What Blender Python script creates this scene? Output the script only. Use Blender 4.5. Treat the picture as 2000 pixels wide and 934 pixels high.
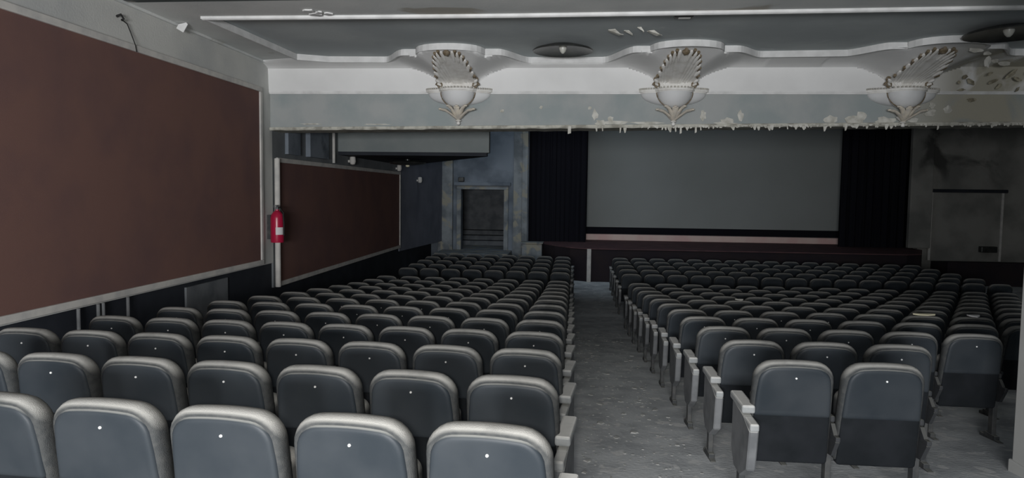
import bpy, bmesh, math, random
from mathutils import Vector, Matrix, noise
random.seed(7)
sc = bpy.context.scene
for o in list(bpy.data.objects):
    bpy.data.objects.remove(o)

# ---------------------------------------------------------------- camera
H = 1.6
FW = Vector((-0.08640228, 0.99401825, -0.06680098))
RT = Vector((0.99609056, 0.08743095, 0.01262648))
UP = Vector((-0.01839143, 0.06544887, 0.99768642))
cd = bpy.data.cameras.new('camera'); cam = bpy.data.objects.new('camera', cd)
sc.collection.objects.link(cam); sc.camera = cam
cd.sensor_width = 36.0; cd.lens = 1383.87 / 2000 * 36; cd.clip_start = 0.05; cd.clip_end = 200
cam.matrix_world = Matrix(((RT.x, UP.x, -FW.x, 0), (RT.y, UP.y, -FW.y, 0), (RT.z, UP.z, -FW.z, H), (0, 0, 0, 1)))

def proj(P):
    d = Vector(P) - Vector((0, 0, H)); z = d.dot(FW)
    if z < 0.1: return (-9999, -9999)
    return (1000 + 1383.87 * d.dot(RT) / z, 467 - 1383.87 * d.dot(UP) / z)

# ---------------------------------------------------------------- world, light, exposure
w = bpy.data.worlds.new('world'); sc.world = w; w.use_nodes = True
w.node_tree.nodes['Background'].inputs[0].default_value = (0.62, 0.72, 0.8, 1)
w.node_tree.nodes['Background'].inputs[1].default_value = 0.12
sc.view_settings.view_transform = 'Standard'; sc.view_settings.look = 'None'
sc.view_settings.gamma = 1; sc.view_settings.use_curve_mapping = False
sc.view_settings.exposure = 0.0

def area(name, loc, target, sx, sy, power, col, spread=math.pi):
    l = bpy.data.lights.new(name, 'AREA'); l.shape = 'RECTANGLE'; l.size = sx; l.size_y = sy
    l.energy = power; l.color = col; l.spread = spread
    o = bpy.data.objects.new(name, l); sc.collection.objects.link(o); o.location = loc
    o.rotation_euler = (Vector(target) - Vector(loc)).to_track_quat('-Z', 'Y').to_euler()
    return o
# torch / phone flash of the photographer
l = bpy.data.lights.new('flash', 'SPOT'); l.energy = 330; l.spot_size = math.radians(95); l.spot_blend = 1.0
l.shadow_soft_size = 0.06; l.color = (1.0, 0.97, 0.93)
fl = bpy.data.objects.new('flash', l); sc.collection.objects.link(fl)
fl.location = (-0.05, -0.05, H + 0.02)
fl.rotation_euler = Vector((-0.25, 1, -0.03)).to_track_quat('-Z', 'Y').to_euler()
# added soft fill behind the camera, evens out the flash falloff
area('rear_fill_light', (-0.8, -4.5, 1.55), (-1.3, 11, 2.6), 2.6, 1.1, 480, (0.97, 0.98, 1.0), math.radians(120))
# added bluish fill, unseen above the beam, brightens stage and far wall
area('hall_fill_light', (-0.5, 19.0, 6.1), (1.0, 25.5, 1.0), 9, 2.5, 75, (0.72, 0.86, 1.0), math.radians(110))

# ---------------------------------------------------------------- materials
def mat(name, col, col2=None, scale=3.0, detail=6, lo=0.4, hi=0.65, rough=0.85, spec=0.2, bump=0.0, bscale=40,
        dust=None, dlo=0.35, dhi=0.85, patch=None, pscale=1.5, plo=0.58, phi=0.62, metallic=0, world=True, xmask=None, coat=0):
    m = bpy.data.materials.new(name); m.use_nodes = True
    n = m.node_tree.nodes; k = m.node_tree.links; b = n['Principled BSDF']
    b.inputs['Roughness'].default_value = rough; b.inputs['Specular IOR Level'].default_value = spec
    b.inputs['Metallic'].default_value = metallic; b.inputs['Coat Weight'].default_value = coat
    g = n.new('ShaderNodeNewGeometry'); tc = n.new('ShaderNodeTexCoord')
    vec = g.outputs['Position'] if world else tc.outputs['Object']
    def nz(sc_, det, dist=0.0):
        t = n.new('ShaderNodeTexNoise'); t.inputs['Scale'].default_value = sc_; t.inputs['Detail'].default_value = det
        t.inputs['Distortion'].default_value = dist; k.new(vec, t.inputs['Vector']); return t.outputs['Fac']
    def rng(src, a, c, lo_=0., hi_=1.):
        r = n.new('ShaderNodeMapRange'); r.inputs[1].default_value = a; r.inputs[2].default_value = c
        r.inputs[3].default_value = lo_; r.inputs[4].default_value = hi_; k.new(src, r.inputs[0]); return r.outputs[0]
    def mix(fac, a, c):
        x = n.new('ShaderNodeMix'); x.data_type = 'RGBA'
        if isinstance(fac, float): x.inputs[0].default_value = fac
        else: k.new(fac, x.inputs[0])
        for s, v in ((x.inputs[6], a), (x.inputs[7], c)):
            if isinstance(v, tuple): s.default_value = (*v, 1)
            else: k.new(v, s)
        return x.outputs[2]
    def mul(a, c):
        x = n.new('ShaderNodeMath'); x.operation = 'MULTIPLY'; k.new(a, x.inputs[0]); k.new(c, x.inputs[1]); return x.outputs[0]
    c = col
    if col2: c = mix(rng(nz(scale, detail), lo, hi), col, col2)
    if patch:
        f = rng(nz(pscale, 5, 0.6), plo, phi)
        if xmask:
            sp = n.new('ShaderNodeSeparateXYZ'); k.new(g.outputs['Position'], sp.inputs[0])
            f = mul(f, rng(sp.outputs[xmask[0]], xmask[1], xmask[2]))
        c = mix(f, c, patch)
    if dust:
        sp = n.new('ShaderNodeSeparateXYZ'); k.new(g.outputs['Normal'], sp.inputs[0])
        f = rng(sp.outputs[2], dlo, dhi)
        f = mul(f, rng(nz(9, 4), 0.2, 0.5, 0.6, 1.0))
        c = mix(f, c, dust)
    if isinstance(c, tuple): b.inputs['Base Color'].default_value = (*c, 1)
    else: k.new(c, b.inputs['Base Color'])
    if bump:
        bp = n.new('ShaderNodeBump'); bp.inputs['Strength'].default_value = bump; bp.inputs['Distance'].default_value = 0.01
        k.new(nz(bscale, 5), bp.inputs['Height']); k.new(bp.outputs[0], b.inputs['Normal'])
    return m

M = {}
M['soffit'] = mat('soffit_paint', (0.72, 0.73, 0.71), (0.60, 0.62, 0.61), 1.2, bump=.2, patch=(0.45, 0.43, 0.38), pscale=.9, plo=.62, phi=.68)
M['wallgrey'] = mat('grey_wall_paint', (0.60, 0.60, 0.57), (0.48, 0.49, 0.48), 1.1, bump=.2)
M['tray'] = mat('tray_paint', (0.47, 0.51, 0.52), (0.56, 0.60, 0.60), .9, lo=.4, hi=.6, bump=.1, patch=(0.70, 0.73, 0.73), pscale=1.3, plo=.66, phi=.74)
M['white'] = mat('white_plaster', (0.66, 0.665, 0.665), (0.58, 0.585, 0.585), 2.0, bump=.1)
M['trimwhite'] = mat('trim_white', (0.74, 0.74, 0.73), (0.62, 0.62, 0.61), 5.0)
M['cove'] = mat('cove_plaster', (0.76, 0.76, 0.75), (0.70, 0.70, 0.69), 1.4, bump=.05, patch=(0.42, 0.40, 0.33), pscale=2.3, plo=.34, phi=.5, xmask=(0, 5.0, 5.9))
M['beam'] = mat('beam_paint', (0.29, 0.325, 0.325), (0.36, 0.375, 0.37), 1.6, lo=.4, hi=.6, bump=.2, patch=(0.40, 0.38, 0.31), pscale=1.2, plo=.3, phi=.42, xmask=(0, 4.6, 5.8))
M['lip'] = mat('beam_lip', (0.52, 0.51, 0.45), (0.30, 0.29, 0.25), 7.0, lo=.45, hi=.62, bump=.5, bscale=15)
M['peel'] = mat('peeling_paint', (0.62, 0.61, 0.56), (0.42, 0.41, 0.36), 9.0)
M['brown'] = mat('brown_cloth', (0.19, 0.108, 0.092), (0.16, 0.095, 0.088), 1.5, rough=.95, spec=.05, bump=.15, bscale=220)
M['frame'] = mat('panel_frame_paint', (0.62, 0.60, 0.56), (0.50, 0.49, 0.47), 6.0)
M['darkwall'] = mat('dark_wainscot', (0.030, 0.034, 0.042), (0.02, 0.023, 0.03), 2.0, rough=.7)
M['patchgrey'] = mat('grey_patch', (0.16, 0.17, 0.18), (0.10, 0.11, 0.12), 3)
M['floor'] = mat('concrete_floor', (0.80, 0.82, 0.82), (0.56, 0.58, 0.59), 3.0, detail=8, bump=.3, bscale=30, patch=(0.9, 0.9, 0.88), pscale=7, plo=.58, phi=.64)
M['debris'] = mat('plaster_crumbs', (0.60, 0.60, 0.57), (0.42, 0.42, 0.40), 12)
M['fabric'] = mat('seat_fabric', (0.052, 0.055, 0.056), (0.07, 0.072, 0.071), 30, rough=.95, spec=.05, bump=.4, bscale=260, dust=(0.30, 0.295, 0.275), dlo=.1, dhi=.6)
M['shell'] = mat('seat_shell', (0.036, 0.042, 0.048), (0.023, 0.029, 0.035), 3, rough=.5, spec=.22, dust=(0.30, 0.30, 0.28), dlo=.45, dhi=1.0)
M['lower'] = mat('seat_lower_panel', (0.012, 0.014, 0.016), (0.017, 0.019, 0.022), 6, rough=.8, spec=.08, dust=(0.2, 0.2, 0.19), dlo=.4, dhi=.9)
M['arm'] = mat('armrest_dusty', (0.30, 0.31, 0.31), (0.24, 0.25, 0.25), 14, rough=.8, dust=(0.74, 0.73, 0.69), dlo=.2, dhi=.8)
M['standard'] = mat('seat_standard', (0.17, 0.175, 0.18), (0.12, 0.125, 0.13), 8, rough=.7, dust=(0.5, 0.5, 0.47), dlo=.3, dhi=.8)
M['legm'] = mat('seat_leg_metal', (0.05, 0.053, 0.055), (0.08, 0.08, 0.078), 14, rough=.6, dust=(0.25, 0.25, 0.23), dlo=.4, dhi=.9)
M['stud'] = mat('number_stud', (0.85, 0.85, 0.83), rough=.3, spec=.6)
M['hall'] = mat('hall_wall_paint', (0.22, 0.25, 0.285), (0.12, 0.14, 0.165), .9, lo=.42, hi=.6, bump=.3, patch=(0.045, 0.055, 0.07), pscale=.55, plo=.6, phi=.66, xmask=(2, 1.6, 2.4))
M['hallr'] = mat('hall_wall_right', (0.30, 0.295, 0.27), (0.19, 0.19, 0.175), .9, lo=.4, hi=.6, bump=.3, patch=(0.07, 0.07, 0.065), pscale=.7, plo=.5, phi=.6, xmask=(2, 1.7, 2.6))
M['halll'] = mat('hall_light_stone', (0.27, 0.29, 0.30), (0.15, 0.165, 0.175), 2.2, bump=.3, patch=(0.33, 0.31, 0.25), pscale=2.4, plo=.52, phi=.6)
M['panelblue'] = mat('blue_grey_panel', (0.17, 0.18, 0.215), (0.13, 0.14, 0.17), 1.4, bump=.1)
M['hallceil'] = mat('hall_ceiling', (0.15, 0.16, 0.17), (0.1, 0.1, 0.11), 1)
M['screen'] = mat('screen_cloth', (0.33, 0.345, 0.335), (0.28, 0.295, 0.28), .35, lo=.3, hi=.7, rough=.9)
M['black'] = mat('black_drape', (0.012, 0.012, 0.016), rough=.95, spec=.05)
M['stagered'] = mat('stage_carpet', (0.16, 0.085, 0.088), (0.11, 0.066, 0.07), 3, rough=.9)
M['stagefront'] = mat('stage_front', (0.026, 0.021, 0.026), (0.032, 0.024, 0.026), 2, rough=.9)
M['pinkwood'] = mat('pinkish_boards', (0.75, 0.50, 0.46), (0.80, 0.62, 0.55), 1.2, lo=.4, hi=.6, rough=.5)
M['darkmetal'] = mat('dark_metal', (0.035, 0.037, 0.036), (0.06, 0.062, 0.058), 8, rough=.35, spec=.6, metallic=.4)
M['glass'] = mat('lamp_glass', (0.55, 0.55, 0.5), rough=.3, spec=.5)
M['gilt'] = mat('faded_gilding', (0.15, 0.115, 0.07), (0.24, 0.20, 0.15), 22, rough=.6)
M['plaster'] = mat('sconce_plaster', (0.74, 0.73, 0.70), (0.62, 0.60, 0.56), 9, lo=.4, hi=.7, bump=.2)
M['grime'] = mat('grimy_plaster', (0.36, 0.35, 0.32), (0.5, 0.48, 0.43), 14)
M['mould'] = mat('brown_mould', (0.20, 0.18, 0.13), (0.40, 0.37, 0.28), 14, lo=.4, hi=.6)
M['ivory'] = mat('ivory_leaf', (0.66, 0.60, 0.50), (0.5, 0.47, 0.42), 14)
M['red'] = mat('extinguisher_red', (0.42, 0.012, 0.05), rough=.3, spec=.5)
M['label'] = mat('extinguisher_label', (0.7, 0.68, 0.68), rough=.5)
M['hose'] = mat('rubber_hose', (0.02, 0.02, 0.02), rough=.6)
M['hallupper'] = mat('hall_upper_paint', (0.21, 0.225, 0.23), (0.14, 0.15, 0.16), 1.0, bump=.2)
M['gallerypaint'] = mat('gallery_paint', (0.20, 0.225, 0.225), (0.24, 0.26, 0.255), 1.6, bump=.2)
M['columnpaint'] = mat('column_paint', (0.45, 0.45, 0.43), (0.48, 0.48, 0.46), 3)
M['steps'] = mat('step_paint', (0.07, 0.082, 0.10), (0.05, 0.06, 0.075), 3)
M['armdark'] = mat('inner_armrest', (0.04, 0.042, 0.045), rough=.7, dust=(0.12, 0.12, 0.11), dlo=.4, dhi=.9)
M['yellow'] = mat('yellowed_plaster', (0.75, 0.70, 0.50), rough=.8)

# ---------------------------------------------------------------- mesh helpers
COL = sc.collection
def obj(name, bm, m, parent=None, smooth=False):
    me = bpy.data.meshes.new(name)
    bmesh.ops.recalc_face_normals(bm, faces=bm.faces)
    bm.to_mesh(me); bm.free()
    for mm in (m if isinstance(m, list) else [m]): me.materials.append(M[mm])
    if smooth:
        for p in me.polygons: p.use_smooth = True
        try: me.set_sharp_from_angle(angle=math.radians(42))
        except Exception: pass
    o = bpy.data.objects.new(name, me); COL.objects.link(o)
    if parent: o.parent = parent
    return o
def struct(name, bm, m, smooth=False):
    o = obj(name, bm, m, None, smooth); o['kind'] = 'structure'; return o
def tag(o, label, cat, group=None):
    o['label'] = label; o['category'] = cat
    if group: o['group'] = group
    return o
def thing(name, label, cat, loc=(0, 0, 0), rz=0, group=None):
    o = bpy.data.objects.new(name, None); o.empty_display_size = .2; COL.objects.link(o)
    o.location = loc; o.rotation_euler = (0, 0, rz); return tag(o, label, cat, group)
def B(): return bmesh.new()
def box(bm, x0, x1, y0, y1, z0, z1, bev=0, mi=0):
    vs = [bm.verts.new((x, y, z)) for x in (x0, x1) for y in (y0, y1) for z in (z0, z1)]
    fs = [bm.faces.new([vs[i] for i in f]) for f in ((0, 1, 3, 2), (4, 6, 7, 5), (0, 4, 5, 1), (2, 3, 7, 6), (0, 2, 6, 4), (1, 5, 7, 3))]
    for f in fs: f.material_index = mi
    if bev:
        es = list({e for f in fs for e in f.edges})
        r = bmesh.ops.bevel(bm, geom=es, offset=bev, segments=2, affect='EDGES', profile=.5)
        for f in r['faces']: f.material_index = mi
    return vs
def prism(bm, pts, z0, z1, mi=0):
    a = [bm.verts.new((p[0], p[1], z0)) for p in pts]; b = [bm.verts.new((p[0], p[1], z1)) for p in pts]
    n = len(pts)
    for f in [bm.faces.new(a), bm.faces.new(b)] + [bm.faces.new((a[i], a[(i + 1) % n], b[(i + 1) % n], b[i])) for i in range(n)]:
        f.material_index = mi
def tube(bm, pts, r, seg=8, mi=0, closed=False, flat=1.0):
    pts = [Vector(p) for p in pts]; rings = []; n = len(pts)
    rr = r if isinstance(r, (list, tuple)) else [r] * n
    for i, p in enumerate(pts):
        if closed: d = pts[(i + 1) % n] - pts[i - 1]
        else: d = pts[min(i + 1, n - 1)] - pts[max(i - 1, 0)]
        d.normalize(); a = Vector((0, 0, 1)) if abs(d.z) < .9 else Vector((0, 1, 0))
        s = d.cross(a).normalized(); t = s.cross(d)
        rings.append([bm.verts.new(p + s * math.cos(2 * math.pi * k / seg) * rr[i] + t * math.sin(2 * math.pi * k / seg) * rr[i] * flat) for k in range(seg)])
    for i in range(n if closed else n - 1):
        A = rings[i]; C = rings[(i + 1) % n]
        for k in range(seg): bm.faces.new((A[k], A[(k + 1) % seg], C[(k + 1) % seg], C[k])).material_index = mi
    if not closed:
        bm.faces.new(rings[0]).material_index = mi; bm.faces.new(rings[-1]).material_index = mi
def lathe(bm, prof, seg=24, c=(0, 0, 0), a0=0, a1=2 * math.pi, sy=1.0, mi=0):
    full = abs(a1 - a0 - 2 * math.pi) < 1e-6; n = seg if full else seg + 1; rings = []
    for r, z in prof:
        if r < 1e-5: rings.append([bm.verts.new((c[0], c[1], c[2] + z))]); continue
        rings.append([bm.verts.new((c[0] + r * math.cos(a0 + (a1 - a0) * k / seg), c[1] + sy * r * math.sin(a0 + (a1 - a0) * k / seg), c[2] + z)) for k in range(n)])
    for A, C in zip(rings, rings[1:]):
        for k in range(seg):
            q = (k + 1) % n if full else k + 1
            f = [A[k], A[q], C[q], C[k]] if len(A) > 1 and len(C) > 1 else ([A[0], C[q], C[k]] if len(A) == 1 else [A[k], A[q], C[0]])
            bm.faces.new(f).material_index = mi
def grid(bm, P, mi=0):
    V = [[bm.verts.new(p) for p in row] for row in P]
    for i in range(len(V) - 1):
        for j in range(len(V[0]) - 1): bm.faces.new((V[i][j], V[i + 1][j], V[i + 1][j + 1], V[i][j + 1])).material_index = mi

def floor_z(Y):
    pts = [(-6, 0.5), (0, 0.02), (2.5, -0.18), (5, -0.39), (8, -0.65), (10, -0.83), (11.5, -0.955), (13, -1.07), (14.5, -1.155), (16, -1.20), (19, -1.20), (40, -1.20)]
    for (a, za), (b, zb) in zip(pts, pts[1:]):
        if Y <= b: return za + (zb - za) * (Y - a) / (b - a)
    return -1.2

# ================================================================ SETTING
XL, XR, YF = -5.0, 15.2, 24.6
YB = 11.36           # face of the beam
ZC = 3.64            # soffit
bm = B()
ys = [-6, -3, 0, 2.5, 5, 8, 10, 11.5, 13, 14.5, 16, 19, 24.5, 30]
grid(bm, [[(x, y, floor_z(y)) for x in (XL, 0, 5, 10, XR)] for y in ys])
grid(bm, [[(x, y, floor_z(y) - .2) for x in (XL, 0, 5, 10, XR)] for y in ys])
struct('floor', bm, 'floor')

def wallbox(name, m, *a):
    bm = B(); box(bm, *a); return struct(name, bm, m)
# left wall: plaster above, dark wainscot below
bm = B(); box(bm, XL - .25, XL, -1.0, 11.42, .36, 3.9); struct('wall_left', bm, 'wallgrey')
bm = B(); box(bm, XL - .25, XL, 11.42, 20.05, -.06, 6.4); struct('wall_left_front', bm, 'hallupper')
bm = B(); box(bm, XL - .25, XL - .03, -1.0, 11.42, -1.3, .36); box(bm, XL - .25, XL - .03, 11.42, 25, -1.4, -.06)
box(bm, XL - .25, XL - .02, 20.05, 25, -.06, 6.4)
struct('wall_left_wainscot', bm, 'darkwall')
wallbox('wall_right', 'hallr', XR, XR + .25, -1, 27, -1.4, 6.4)
wallbox('ceiling_front_hall', 'hallceil', XL - .2, XR + .2, 11.9, 30.2, 6.4, 6.6)

# angled grey wall panel beside the side door
bm = B(); prism(bm, [(-5.0, 20.03), (-4.58, 24.5), (-4.95, 24.5), (-5.05, 20.03)], -.16, 6.4)
struct('wall_left_angled', bm, 'panelblue')

# ---- ceiling with the tray
edge = [(-4.45, 8.28), (-2.6, 8.29), (-.75, 8.29), (2, 8.22), (4.73, 8.14), (6.5, 8.1), (9.5, 8.05), (14.2, 8.0),
        (14.2, 10.75), (9.6, 10.75), (9.1, 10.6), (8.7, 9.9), (8.3, 9.7), (7.8, 9.9), (7.4, 10.6), (6.9, 10.7), (6.1, 10.7)]
def bumpf(xc, yflat_l, yflat_r, ypk):
    # right to left around a canopy
    pts = []
    for k in range(0, 11):
        t = k / 10; pts.append((xc + 1.15 - .45 * t, yflat_r + (ypk + .42 - yflat_r) * (t * t * (3 - 2 * t))))
    pts += [(xc + .68, ypk + .42), (xc + .5, ypk + .42), (xc + .5, ypk + .36)]
    for k in range(1, 12):
        a = math.pi * k / 12; pts.append((xc + .48 * math.cos(a), ypk + .34 - .34 * math.sin(a)))
    pts += [(xc - .5, ypk + .36), (xc - .5, ypk + .42), (xc - .68, ypk + .42)]
    for k in range(0, 11):
        t = k / 10; pts.append((xc - .70 - .45 * t, ypk + .42 + (yflat_l - ypk - .42) * (t * t * (3 - 2 * t))))
    return pts
SH = [(-1.86, 11.09, 11.18, 10.10), (1.55, 11.18, 10.78, 9.95), (4.98, 10.72, 10.7, 9.80)]
far = []
for s in reversed(SH): far += bumpf(*s)
far += [(-3.9, 11.05), (-4.34, 10.84)]
loop = edge + far
# remove near duplicates
L2 = []
for p in loop:
    if not L2 or (Vector(p) - Vector(L2[-1])).length > .012: L2.append(p)
loop = L2
def fill_hole(outer, inner, z):
    bm = B(); es = []
    for pl in (outer, inner):
        vs = [bm.verts.new((p[0], p[1], z)) for p in pl]
        es += [bm.edges.new((vs[i], vs[(i + 1) % len(vs)])) for i in range(len(vs))]
    bmesh.ops.triangle_fill(bm, use_beauty=True, use_dissolve=False, edges=es)
    return bm
bm = fill_hole([(XL - .1, 7.62), (XR, 7.45), (XR, YB + .3), (XL - .1, YB + .3)], loop, ZC)
vsl = [bm.verts.new((p[0], p[1], ZC)) for p in loop]; vsu = [bm.verts.new((p[0], p[1], ZC + .055)) for p in loop]
for i in range(len(loop)):
    j = (i + 1) % len(loop); bm.faces.new((vsl[i], vsl[j], vsu[j], vsu[i]))
struct('ceiling_soffit', bm, 'soffit')
bm = B(); box(bm, XL - .2, XR, 7.0, YB + .3, ZC + .055, ZC + .3); struct('ceiling', bm, 'tray')
bm = B(); box(bm, XL - .2, XR, 3.0, 7.55, ZC + .005, ZC + .055); struct('ceiling_near', bm, 'hallceil')
# white moulding round the tray (profile swept along the loop)
bm = B(); n = len(loop); prof = [(-.03, 0.001), (-.03, -.028), (-.012, -.04), (.014, -.04), (.014, .05), (-.002, .05)]
rings = []
area2 = sum(loop[i][0] * loop[(i + 1) % n][1] - loop[(i + 1) % n][0] * loop[i][1] for i in range(n))
sg = 1 if area2 > 0 else -1
for i, p in enumerate(loop):
    a = Vector(loop[i - 1]); c = Vector(loop[(i + 1) % n]); q = Vector(p)
    d1 = (q - a).normalized(); d2 = (c - q).normalized()
    n1 = Vector((-d1.y, d1.x)) * sg; n2 = Vector((-d2.y, d2.x)) * sg
    nn = (n1 + n2); nn.normalize(); s = 1 / max(.6, nn.dot(n1))
    rings.append([bm.verts.new((q.x + nn.x * s * o, q.y + nn.y * s * o, ZC + z)) for o, z in prof])
for i in range(n):
    A = rings[i]; C = rings[(i + 1) % n]
    for k in range(len(prof)): bm.faces.new((A[k], A[(k + 1) % len(prof)], C[(k + 1) % len(prof)], C[k]))
struct('trim_1', bm, 'trimwhite')
# moulding where left wall meets the soffit
bm = B(); box(bm, XL, XL + .035, 7.0, YB - .05, ZC - .03, ZC); struct('trim_2', bm, 'soffit')

# ---- beam with cove
beam = thing('balcony_beam', 'long horizontal blue-grey beam with white cove spanning the hall above the seats', 'beam', (0, YB, 2.6))
def P0(bm): bmesh.ops.translate(bm, verts=bm.verts, vec=(0, -YB, -2.6)); return bm
def zbot(x): return 2.60 + .012 * (x + 1)
bm = B()
N = 48
rows = []
for i in range(N + 1):
    x = XL + (XR - XL) * i / N
    rows.append([(x, YB + .5, 3.7), (x, YB + .5, zbot(x) + .05), (x, YB, zbot(x) + .05), (x, YB, 3.17)])
grid(bm, rows)
obj('beam_face', P0(bm), 'beam', beam)
bm = B(); rows = []
for i in range(N * 3 + 1):
    x = XL + (XR - XL) * i / (N * 3); z = zbot(x); j = .012 * noise.noise(Vector((x * 5, 0, 0)))
    rows.append([(x, YB + .5, z + .05), (x, YB + .5, z + j), (x, YB - .02, z + j), (x, YB - .035, z + .018), (x, YB - .03, z + .05), (x, YB - .001, z + .055)])
grid(bm, rows); obj('bottom_moulding', P0(bm), 'lip', beam)
bm = B()
for y0, z0, y1, z1 in ((.0, 3.145, .03, 3.165), (.0, 3.165, .045, 3.19)): box(bm, XL, XR, YB - y1, YB, z0, z1)
obj('cornice_strip', P0(bm), 'trimwhite', beam)

def edgeY(x):
    # y of the far tray edge at x (top of cove)
    best = None
    pts = sorted(far + [(XL, 11.05), (6.1, 10.7), (6.9, 10.7), (7.4, 10.6), (7.8, 9.95), (8.3, 9.75), (8.7, 9.95), (9.1, 10.6), (9.6, 10.75), (XR, 10.75)])
    for (a, ya), (b, yb) in zip(pts, pts[1:]):
        if a <= x <= b: return ya + (yb - ya) * ((x - a) / max(b - a, 1e-4))
    return 10.75
def sm(t): t = max(0, min(1, t)); return t * t * (3 - 2 * t)
bm = B(); rows = []
CN = 720
cent = [s[0] for s in SH] + [8.3]
for i in range(CN + 1):
    x = XL + (XR - XL) * i / CN; ye = edgeY(x)
    row = []
    xc = min(cent, key=lambda c: abs(c - x)); u = abs(x - xc)
    D0 = .34
    for k in range(25):
        t = k / 24; z = ZC - .001 - (ZC - 3.19) * t
        Dt = YB - ye
        base = D0 * (max(0, 1 - t / .22)) ** 1.6 + .045 + .03 * math.cos(t * 1.5)
        extra = max(0, Dt - D0 - .06)
        wd = .30 + .92 * (max(0, 1 - t)) ** 2.7          # half width of the funnel
        prof_u = 1 - sm((u / wd - .5) / .5)
        h = max(0, 1 - t / .80)
        amp = 1.25
        if u < 1.3:
            fun = amp * prof_u * h
            d = max(base, min(fun + .04, Dt)) if t > 0 else Dt
            if t > 0: d = min(max(d, (base + extra * max(0, 1 - t / .08) if t < .08 else d)), max(Dt, .05))
        else:
            d = min(Dt, base + max(0, Dt - D0) * max(0, 1 - t / .2))
        row.append((x, YB - d, z))
    rows.append(row)
grid(bm, rows); obj('cove', P0(bm), 'cove', beam, True)

# peeling paint along the bottom and on the face
bm = B(); rnd = random.Random(3)
x = .1
def shard(bm, pts, y, th=.006, curl=.0):
    a = [bm.verts.new((p[0], y - curl * (k % 2), p[1])) for k, p in enumerate(pts)]
    b = [bm.verts.new((p[0], y + th - curl * (k % 2), p[1])) for k, p in enumerate(pts)]
    n = len(pts); bm.faces.new(a); bm.faces.new(b)
    for i in range(n): bm.faces.new((a[i], a[(i + 1) % n], b[(i + 1) % n], b[i]))
while x < 8.5:
    wd = rnd.uniform(.015, .07); dens = .45 if x < 1.2 else 1.0
    if rnd.random() < dens:
        L = rnd.uniform(.01, .055) if rnd.random() < .85 else rnd.uniform(.06, .11)
        z = zbot(x) + .03; c = x + rnd.uniform(.2, .8) * wd
        shard(bm, [(x, z), (x + wd * .1, z - L * .5), (c - .005, z - L), (c + .012, z - L * .93), (x + wd, z - L * .35), (x + wd, z)], YB - .04 + rnd.uniform(-.02, .03), .006, rnd.uniform(0, .01))
    x += wd * rnd.uniform(.5, 1.1)
for (px, w_, L) in ((-.12, .05, .12), (1.62, .03, .13), (1.85, .03, .12)):
    z = zbot(px) + .03; shard(bm, [(px, z), (px, z - L), (px + w_, z - L * .9), (px + w_, z)], YB - .04)
o = obj('peeling_paint', P0(bm), 'peel', beam); o['kind'] = 'stuff'
bm = B()
def blob(bm, cx, cz, rx, rz, k=11, y=YB - .012, spike=.35, seed=0, tilt=0):
    r = random.Random(seed * 7 + 1); pts = []
    for i in range(k):
        a = 2 * math.pi * i / k; q = 1 + r.uniform(-spike, spike * .4)
        px, pz = rx * q * math.cos(a), rz * q * math.sin(a)
        pts.append((cx + px * math.cos(tilt) - pz * math.sin(tilt), cz + px * math.sin(tilt) + pz * math.cos(tilt)))
    c0 = bm.verts.new((cx, y - .012, cz)); c1 = bm.verts.new((cx, y + .006, cz))
    ring = [bm.verts.new((p[0], y - r.uniform(0, .006), p[1])) for p in pts]; back = [bm.verts.new((p[0], y + .006, p[1])) for p in pts]
    for i in range(k):
        n_ = (i + 1) % k; bm.faces.new((c0, ring[i], ring[n_])); bm.faces.new((c1, back[i], back[n_])); bm.faces.new((ring[i], ring[n_], back[n_], back[i]))
S = [(-1.17 + .0, 2.88, .035, .03), (-.55, 2.94, .03, .03), (.40, 2.70, .10, .05), (.30, 2.83, .05, .09), (.22, 2.93, .035, .03), (.62, 2.70, .22, .03), (.55, 2.76, .05, .05), (1.13, 2.70, .30, .025),
     (1.98, 2.82, .05, .09), (2.35, 2.74, .10, .05), (2.55, 2.80, .05, .10), (2.30, 2.70, .2, .03), (3.9, 2.77, .12, .06), (4.25, 2.76, .14, .07), (4.35, 2.83, .09, .07), (4.7, 2.75, .16, .06),
     (5.35, 2.87, .09, .06), (5.6, 2.91, .07, .06), (5.1, 2.76, .10, .04), (-4.3, 2.66, .2, .012), (-3.2, 2.66, .3, .01)]
for i, s in enumerate(S): blob(bm, *s, seed=i)
o = obj('paint_flake_patches', P0(bm), 'peel', beam)
# damaged plaster and mould at the right end
bm = B()
for i, (cx, cz, rx, rz, yy) in enumerate(((5.30, 3.56, .10, .035, 1.25), (5.50, 3.54, .06, .03, 1.15), (5.62, 3.46, .05, .09, .95), (5.80, 3.50, .05, .03, .8), (6.05, 3.50, .09, .03, .6), (5.36, 2.98, .05, .05, .03), (5.60, 2.93, .05, .06, .03))):
    blob(bm, cx, cz, rx, rz, y=YB - yy, seed=50 + i)
obj('hanging_plaster', P0(bm), 'peel', beam)['kind'] = 'stuff'
bm = B(); rnd = random.Random(11)
for i, (cx, cz, rx, rz, tl, yy) in enumerate(((5.66, 3.36, .05, .03, .4, .30), (5.78, 3.30, .09, .035, -.6, .22), (5.72, 3.20, .06, .02, 0, .10), (6.10, 3.30, .09, .03, .5, .2), (6.22, 3.24, .06, .03, .8, .15), (6.30, 3.40, .10, .03, .7, .3),
                                             (6.42, 3.33, .07, .03, -.5, .25), (6.55, 3.42, .06, .03, .3, .3), (5.92, 3.06, .07, .03, 0, .02), (6.0, 3.4, .05, .02, .6, .3), (6.5, 3.2, .05, .02, 1, .12), (5.58, 3.28, .03, .03, 0, .3))):
    blob(bm, cx, cz, rx, rz, y=YB - yy - .03, seed=150 + i, tilt=tl)
obj('mould_spots', P0(bm), 'mould', beam)['kind'] = 'stuff'

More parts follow.
